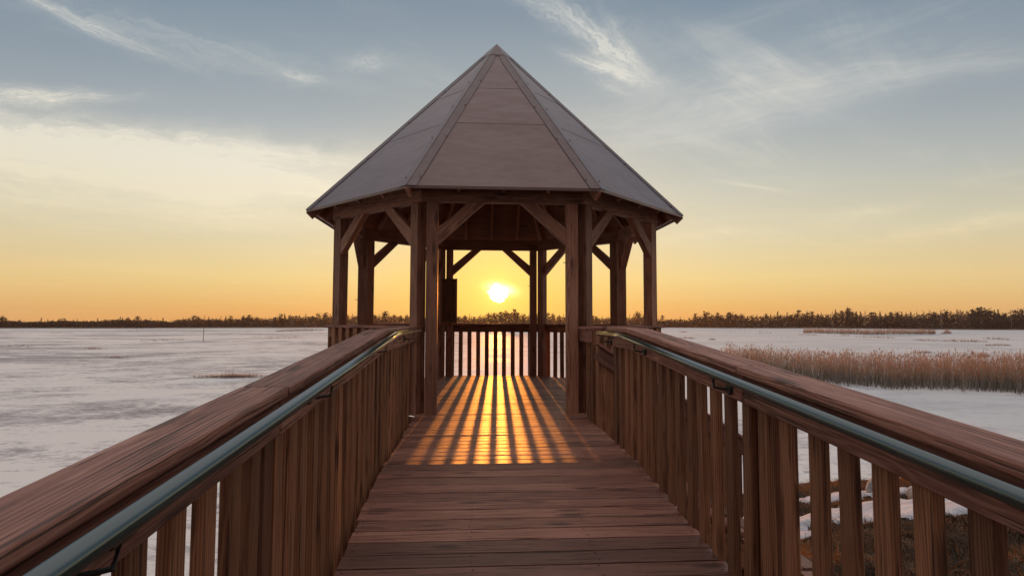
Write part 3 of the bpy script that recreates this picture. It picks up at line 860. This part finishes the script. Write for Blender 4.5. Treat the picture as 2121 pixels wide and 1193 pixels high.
snow_bank([(1780, 694), (1850, 696), (1935, 694), (1990, 690)], .35, 9)
# low brown reed islet off the right far shore
def islet():
    px = rnd.uniform(1664, 1938); yy = interp([(1664, 690), (1800, 694), (1938, 692)], px) - rnd.random() * 5 * min(1, (1940 - px) / 80, (px - 1660) / 25)
    return at(px, yy, ICE), 1
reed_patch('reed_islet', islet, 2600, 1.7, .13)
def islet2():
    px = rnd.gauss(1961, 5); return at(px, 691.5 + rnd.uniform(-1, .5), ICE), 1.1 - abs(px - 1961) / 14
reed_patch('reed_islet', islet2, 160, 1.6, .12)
def fringe():
    px = rnd.uniform(1380, 2700); yy = interp(shore_px, px) + rnd.uniform(-2.5, .6) - 1; return at(px, yy, ICE), .8
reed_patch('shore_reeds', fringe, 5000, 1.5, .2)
def strip_(pxa, pxb, ya, yb):
    def f():
        u = rnd.random(); return at(pxa + (pxb - pxa) * u, ya + (yb - ya) * u + rnd.gauss(0, .7), ICE), .4 + .6 * math.sin(u * 3.14)
    return f
bm_l = [(570, 670, 686, 684, 600, .9), (515, 620, 697, 696, 110, .4), (545, 630, 701, 699, 120, .4), (290, 390, 706, 703, 120, .35), (90, 155, 688, 690, 60, .4), (230, 300, 687, 684, 70, .5), (0, 70, 718, 717, 60, .3),
        (1500, 1600, 684, 684, 130, .5), (1400, 1440, 700, 701, 110, .45), (1565, 1600, 689, 690, 60, .5), (1770, 1855, 698, 700, 150, .5), (1890, 1950, 704, 706, 110, .4), (1950, 2045, 706, 708, 200, .6), (2035, 2090, 701, 703, 110, .6), (2040, 2095, 715, 716, 110, .5),
        (1652, 1695, 693, 694, 80, .5), (1740, 1760, 695, 695, 40, .6), (1600, 1660, 700, 701, 30, .3), (1900, 1930, 731, 731, 50, .5)]
bm = nb()
for (a, b2, ya, yb, n, h) in bm_l:
    f = strip_(a, b2, ya, yb)
    for i in range(n):
        p, sc = f(); blade(bm, p, h * sc * rnd.uniform(.5, 1.2), .12, abs(rnd.gauss(0, .5)), rnd.uniform(0, 6.28), rnd.random() * .6, 2)
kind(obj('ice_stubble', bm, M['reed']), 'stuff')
# tufts frozen into the ice that can be told apart
def tuft(px, py, spread, n, h, label, w=.02, stalks=0):
    p = at(px, py, ICE); bm = nb()
    for i in range(n):
        q = V((max(-2.3 * spread, min(2.3 * spread, rnd.gauss(0, spread))), rnd.gauss(0, spread * .22), -.02))
        blade(bm, q, h * rnd.uniform(.4, 1.1), w, abs(rnd.gauss(0, .6)), rnd.uniform(0, 6.28), rnd.random() * .8, 3)
    for i in range(stalks):
        q = V((rnd.gauss(-.3, spread * .25), rnd.gauss(0, spread * .15), 0)); blade(bm, q, h * rnd.uniform(2.0, 3.4), w * .8, abs(rnd.gauss(0, .2)), rnd.uniform(0, 6.28), rnd.random() * .6, 3)
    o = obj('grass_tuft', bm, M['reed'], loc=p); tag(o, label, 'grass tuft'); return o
tuft(482, 781, 1.5, 1500, .42, 'nearest long grass tuft with tall thin stalks in the ice beside left railing', .02, 16)
tuft(195, 723, .95, 260, .38, 'flat brown tuft on the left ice, farther of the two beside open ice', .035)
tuft(237, 741, .75, 220, .30, 'small dark tuft on the left ice just nearer than the flat brown one', .03)
tuft(1476, 704, .5, 90, .6, 'small dark clump alone on open ice right of the gazebo', .06)
tuft(1416, 688, .9, 90, .7, 'dark hummock on far ice close to the right gazebo rail corner', .08)
tuft(2036, 739, .6, 200, .75, 'rounded brown tuft in a gap of the reeds at right', .04)
# thin marker pole on the left ice
p = at(421, 707, ICE); bm = nb(); tube(bm, [(0, 0, -.5), (.03, 0, 2.2), (0, 0, 4.3)], [.07, .06, .05], 8)
tag(obj('marker_pole', bm, M['bark'], loc=p), 'thin dark marker pole standing alone in the ice at left', 'pole')

# ------------------------------------------------------------------ haze in the air
HZ = bpy.data.materials.new('haze'); HZ.use_nodes = True; HZ.node_tree.nodes.clear()
pv = HZ.node_tree.nodes.new('ShaderNodeVolumePrincipled'); ho = HZ.node_tree.nodes.new('ShaderNodeOutputMaterial')
pv.inputs['Color'].default_value = (.9, .85, .82, 1); pv.inputs['Density'].default_value = .00013; pv.inputs['Anisotropy'].default_value = .6
HZ.node_tree.links.new(pv.outputs[0], ho.inputs['Volume'])
bm = nb(); vv = [bm.verts.new((x, y, z)) for z in (-5.5, 16) for x, y in ((-1510, -310), (1510, -310), (1510, 910), (-1510, 910))]
for f in BOXF: bm.faces.new([vv[i] for i in f])
kind(obj('haze', bm, HZ), 'stuff')
# ------------------------------------------------------------------ sky
W = bpy.data.worlds.new('World'); S.world = W; W.use_nodes = True
t = NT(W.node_tree); bg = W.node_tree.nodes['Background']; out = W.node_tree.nodes['World Output']
sky = t.node('ShaderNodeTexSky', sky_type='NISHITA', sun_disc=False, sun_elevation=SUN_EL, sun_rotation=SUN_AZ)
sky.air_density = 1.2; sky.dust_density = 2.0; sky.ozone_density = 1.5
t.put(bg.inputs[0], sky.outputs[0]); bg.inputs[1].default_value = .08
D = t.vm('NORMALIZE', t.node('ShaderNodeTexCoord').outputs['Generated'])
dx, dy, dz = t.sep(D)
el = t.m('ARCSINE', dz); az = t.m('ARCTAN2', dx, dy)
sd = V((math.sin(SUN_AZ) * math.cos(SUN_EL), math.cos(SUN_AZ) * math.cos(SUN_EL), math.sin(SUN_EL)))
ang = t.m('ARCCOSINE', t.m('MINIMUM', t.vm('DOT_PRODUCT', D, tuple(sd)), .999999))
daz = t.m('ABSOLUTE', t.m('SUBTRACT', az, SUN_AZ))
e01 = t.m('MULTIPLY_ADD', el, 1 / R(90), 0, clamp=True)
def st(*rows): return [(d / 90, lin(*c_)) for d, c_ in rows]
base = t.ramp(e01, st((0, (236, 172, 98)), (1.5, (238, 190, 114)), (4, (241, 213, 146)), (8, (224, 212, 178)), (13, (200, 200, 188)), (18, (168, 177, 183)), (21, (152, 165, 175)), (24, (144, 160, 173)), (30, (122, 142, 162)), (38, (176, 182, 194)), (50, (214, 213, 219)), (90, (222, 216, 218))))
away = t.ramp(e01, st((0, (232, 176, 112)), (3, (238, 204, 146)), (8, (214, 207, 180)), (13, (178, 184, 184)), (17, (156, 166, 174)), (22, (134, 150, 166)), (30, (110, 132, 154)), (38, (164, 172, 186)), (50, (214, 213, 219)), (90, (222, 216, 218))))
col = t.mix(t.smooth(daz, .35, 1.0), base, away)
back = t.smooth(daz, 1.2, 2.4)
bcol = t.ramp(e01, st((0, (150, 140, 160)), (8, (84, 74, 78)), (20, (108, 97, 100)), (45, (204, 195, 195)), (90, (222, 216, 218))))
col = t.mix(back, col, bcol)
# cirrus: planar cloud sheet, foreshortened towards the horizon
inv = t.m('DIVIDE', 1.0, t.m('MAXIMUM', t.m('ADD', dz, .06), .05))
cx_, cy_ = t.m('MULTIPLY', dx, inv), t.m('MULTIPLY', dy, inv)
cpv = t.comb(cx_, cy_, 0)
rotv = t.comb(t.m('ADD', t.m('MULTIPLY', cx_, .82), t.m('MULTIPLY', cy_, .57)), t.m('SUBTRACT', t.m('MULTIPLY', cy_, .82), t.m('MULTIPLY', cx_, .57)), 0)
n1 = t.noise(t.vm('MULTIPLY', rotv, (.7, 3.4, 1)), 1, 9, .66, .9)
n2 = t.noise(t.vm('ADD', t.vm('MULTIPLY', cpv, (.5, .9, 1)), (3.1, 1.7, 0)), 1, 5, .6, .4)
cl = t.m('MULTIPLY', t.smooth(n1, .46, .80), t.smooth(n2, .36, .66))
warp = t.noise(t.comb(t.m('MULTIPLY', az, 5), t.m('MULTIPLY', el, 9), 0), 1, 4, .6)
total = t.m('MULTIPLY', cl, .42)
wf_ = t.noise(t.comb(t.m('MULTIPLY', az, 16), t.m('MULTIPLY', el, 30), 1.3), 1, 5, .65, .5)
def wisp(px, py, L, Wd, angd, stren, fib=1.0, curve=0.0, wrp=1.0):
    a0, e0 = azel(px, py); k = 1 / FPX
    cx1, cy1 = math.cos(R(angd)) * L, math.sin(R(angd)) * L
    (aa, ea), (ab, eb) = azel(px - cx1, py + cy1), azel(px + cx1, py - cy1)   # the wisp's true slope in the sky
    tr = math.atan2(eb - ea, (ab - aa) * math.cos(e0)); ca, sa = math.cos(tr), math.sin(tr)
    u0 = t.m('MULTIPLY', t.m('SUBTRACT', az, a0), math.cos(e0)); v0 = t.m('SUBTRACT', el, e0)
    u = t.m('ADD', t.m('MULTIPLY', u0, ca), t.m('MULTIPLY', v0, sa)); v = t.m('SUBTRACT', t.m('MULTIPLY', v0, ca), t.m('MULTIPLY', u0, sa))
    v = t.m('ADD', v, t.m('MULTIPLY', t.m('SUBTRACT', warp, .5), Wd * k * 2.2 * wrp))
    if wrp >= 1: v = t.m('ADD', v, t.m('MULTIPLY', t.m('SUBTRACT', wf_, .5), Wd * k * 2.4))
    if curve: v = t.m('ADD', v, t.m('MULTIPLY', t.m('MULTIPLY', u, u), curve))
    g = t.m('EXPONENT', t.m('MULTIPLY', t.m('ADD', t.m('POWER', t.m('DIVIDE', t.m('ABSOLUTE', u), L * k), 2.0), t.m('POWER', t.m('DIVIDE', t.m('ABSOLUTE', v), Wd * k), 2.0)), -1))
    if fib:
        nf = t.noise(t.comb(t.m('MULTIPLY', u, 2.4 / (L * k)), t.m('MULTIPLY', v, 2.6 / (Wd * k)), px * .01), 1, 6, .68, .8)
        g = t.m('MULTIPLY', g, t.m('MULTIPLY_ADD', t.smooth(nf, .3, .75), fib, 1 - fib * .75))
    return t.m('MULTIPLY', g, stren)
for wp in ((300, 355, 460, 52, -3, .85, .65, 0, .8), (560, 390, 270, 34, -3, .7, .65, 0, .8), (180, 295, 300, 26, -5, .35, .9, 0, 1.0), (640, 330, 120, 16, -6, .35, .9, 0, 1.2), (90, 310, 210, 32, -4, .7, .8, 0, 1.2), (430, 300, 300, 20, -5, .45, .9, 0, 1.2), (260, 430, 380, 26, -3, .4, .8, 0, 1.0), (90, 203, 90, 11, 0, .8), (40, 196, 40, 9, -8, .3), (165, 45, 120, 9, -24, .6), (430, 105, 260, 26, -14, .25), (760, 130, 46, 13, 3, .38), (622, 157, 36, 8, -14, .5),
           (1130, 22, 75, 16, -30, .5), (1235, 78, 110, 17, -40, 1.0), (1290, 85, 60, 9, -55, .4), (1245, 138, 66, 9, -17, 1.0), (1278, 150, 34, 7, -30, .5), (1270, 180, 40, 10, -25, .25), (1300, 120, 90, 60, -40, .22, .4),
           (1850, 145, 330, 20, 7, .2, .8, .6, .6), (1640, 200, 300, 38, 13, .2, .7, 0, .7), (1700, 95, 420, 34, 17, .12, .8, 0, .7), (1450, 215, 260, 60, 10, .22, .7, 0, .7), (1560, 40, 300, 24, 20, .13, .8, 0, .7), (1480, 270, 260, 24, 12, .16, .8, 0, .7), (1780, 448, 80, 14, 12, .35), (2010, 466, 135, 12, 9, .5), (1440, 488, 90, 9, 8, .35), (1560, 386, 60, 3, -9, .3, .2), (1640, 573, 180, 4, 2, .22, .3),
           (505, 575, 80, 1.5, 24, .35, 0, 0, 0), (200, 560, 300, 6, -2, .2, .5), (700, 470, 260, 14, -2, .25, .7), (1000, 560, 120, 5, 2, .25, .3, 0, .4), (1130, 600, 90, 4, -3, .2, .3, 0, .4), (300, 470, 350, 18, 2, .22, .7)):
    total = t.m('ADD', total, wisp(*wp))
# thin horizontal bands low down
bands = t.smooth(t.noise(t.comb(t.m('MULTIPLY', az, 2.2), t.m('MULTIPLY', el, 38), 4.0), 1, 4, .6), .45, .75)
total = t.m('ADD', total, t.m('MULTIPLY', t.m('MULTIPLY', bands, t.smooth(el, .35, .05)), .18))
total = t.m('MINIMUM', total, .92)
ccol = t.ramp(e01, st((0, (246, 204, 140)), (4, (248, 214, 150)), (9, (246, 232, 198)), (14, (242, 235, 216)), (20, (234, 230, 219)), (30, (205, 208, 205)), (60, (236, 232, 234)), (90, (230, 224, 226))))
col = t.mix(total, col, ccol)
# glow of the sun in the haze, then the disc behind thin cloud
def add_glow(col, f, c3):
    n = t.node('ShaderNodeVectorMath', operation='SCALE'); n.inputs[0].default_value = c3; t.put(n.inputs[3], f)
    return t.vm('ADD', col, n.outputs[0])
ex = lambda w: t.m('EXPONENT', t.m('MULTIPLY', ang, -1 / w))
col = t.mix(t.m('MULTIPLY', t.m('EXPONENT', t.m('MULTIPLY', t.m('MULTIPLY', ang, ang), -1 / .19 ** 2)), .85), col, lin(252, 208, 92))
col = add_glow(col, t.m('MULTIPLY', t.m('EXPONENT', t.m('MULTIPLY', t.m('MULTIPLY', ang, ang), -1 / .48 ** 2)), t.smooth(el, -.05, .2)), (.15, .13, .085))
col = add_glow(col, ex(.03), (.75, .50, .10))
wob = t.m('ADD', ang, t.m('MULTIPLY', t.m('SUBTRACT', t.noise(t.comb(t.m('MULTIPLY', az, 45), t.m('MULTIPLY', el, 75), 0), 1, 3, .6), .5), .022))
disc = t.smooth(wob, .0175, .0115)
col = add_glow(col, disc, (5, 4.6, 3.2))
# a bright cloud edge right of the disc
col = add_glow(col, wisp(1038, 599, 24, 10, -10, 1.0, .3, 0, .3), (2.6, 2.3, 1.3))
bg2 = t.node('ShaderNodeBackground'); t.put(bg2.inputs[0], col); bg2.inputs[1].default_value = 1.0
mx = t.node('ShaderNodeMixShader'); mx.inputs[0].default_value = .9
t.l.new(bg.outputs[0], mx.inputs[1]); t.l.new(bg2.outputs[0], mx.inputs[2]); t.l.new(mx.outputs[0], out.inputs[0])

sun = bpy.data.lights.new('sun', 'SUN'); so = bpy.data.objects.new('sun', sun); COL.objects.link(so)
sun.energy = 2.6; sun.angle = R(.5); sun.color = (1, .29, .04)
so.rotation_euler = (sd).to_track_quat('Z', 'Y').to_euler()

S.view_settings.view_transform = 'Standard'; S.view_settings.look = 'None'; S.view_settings.gamma = 1; S.view_settings.exposure = 0
S.render.engine = 'CYCLES'
S.cycles.use_denoising = True; S.cycles.denoising_prefilter = 'ACCURATE'
S.cycles.max_bounces = 5; S.cycles.diffuse_bounces = 3; S.cycles.glossy_bounces = 3; S.cycles.transmission_bounces = 2; S.cycles.transparent_max_bounces = 4
S.cycles.use_adaptive_sampling = True; S.cycles.adaptive_threshold = .008; S.cycles.sample_clamp_indirect = 1.2; S.cycles.blur_glossy = 1.0; S.cycles.use_light_tree = False
S.cycles.volume_step_rate = 10; S.cycles.caustics_reflective = False; S.cycles.caustics_refractive = False
W.cycles.sampling_method = 'MANUAL'; W.cycles.sample_map_resolution = 1024
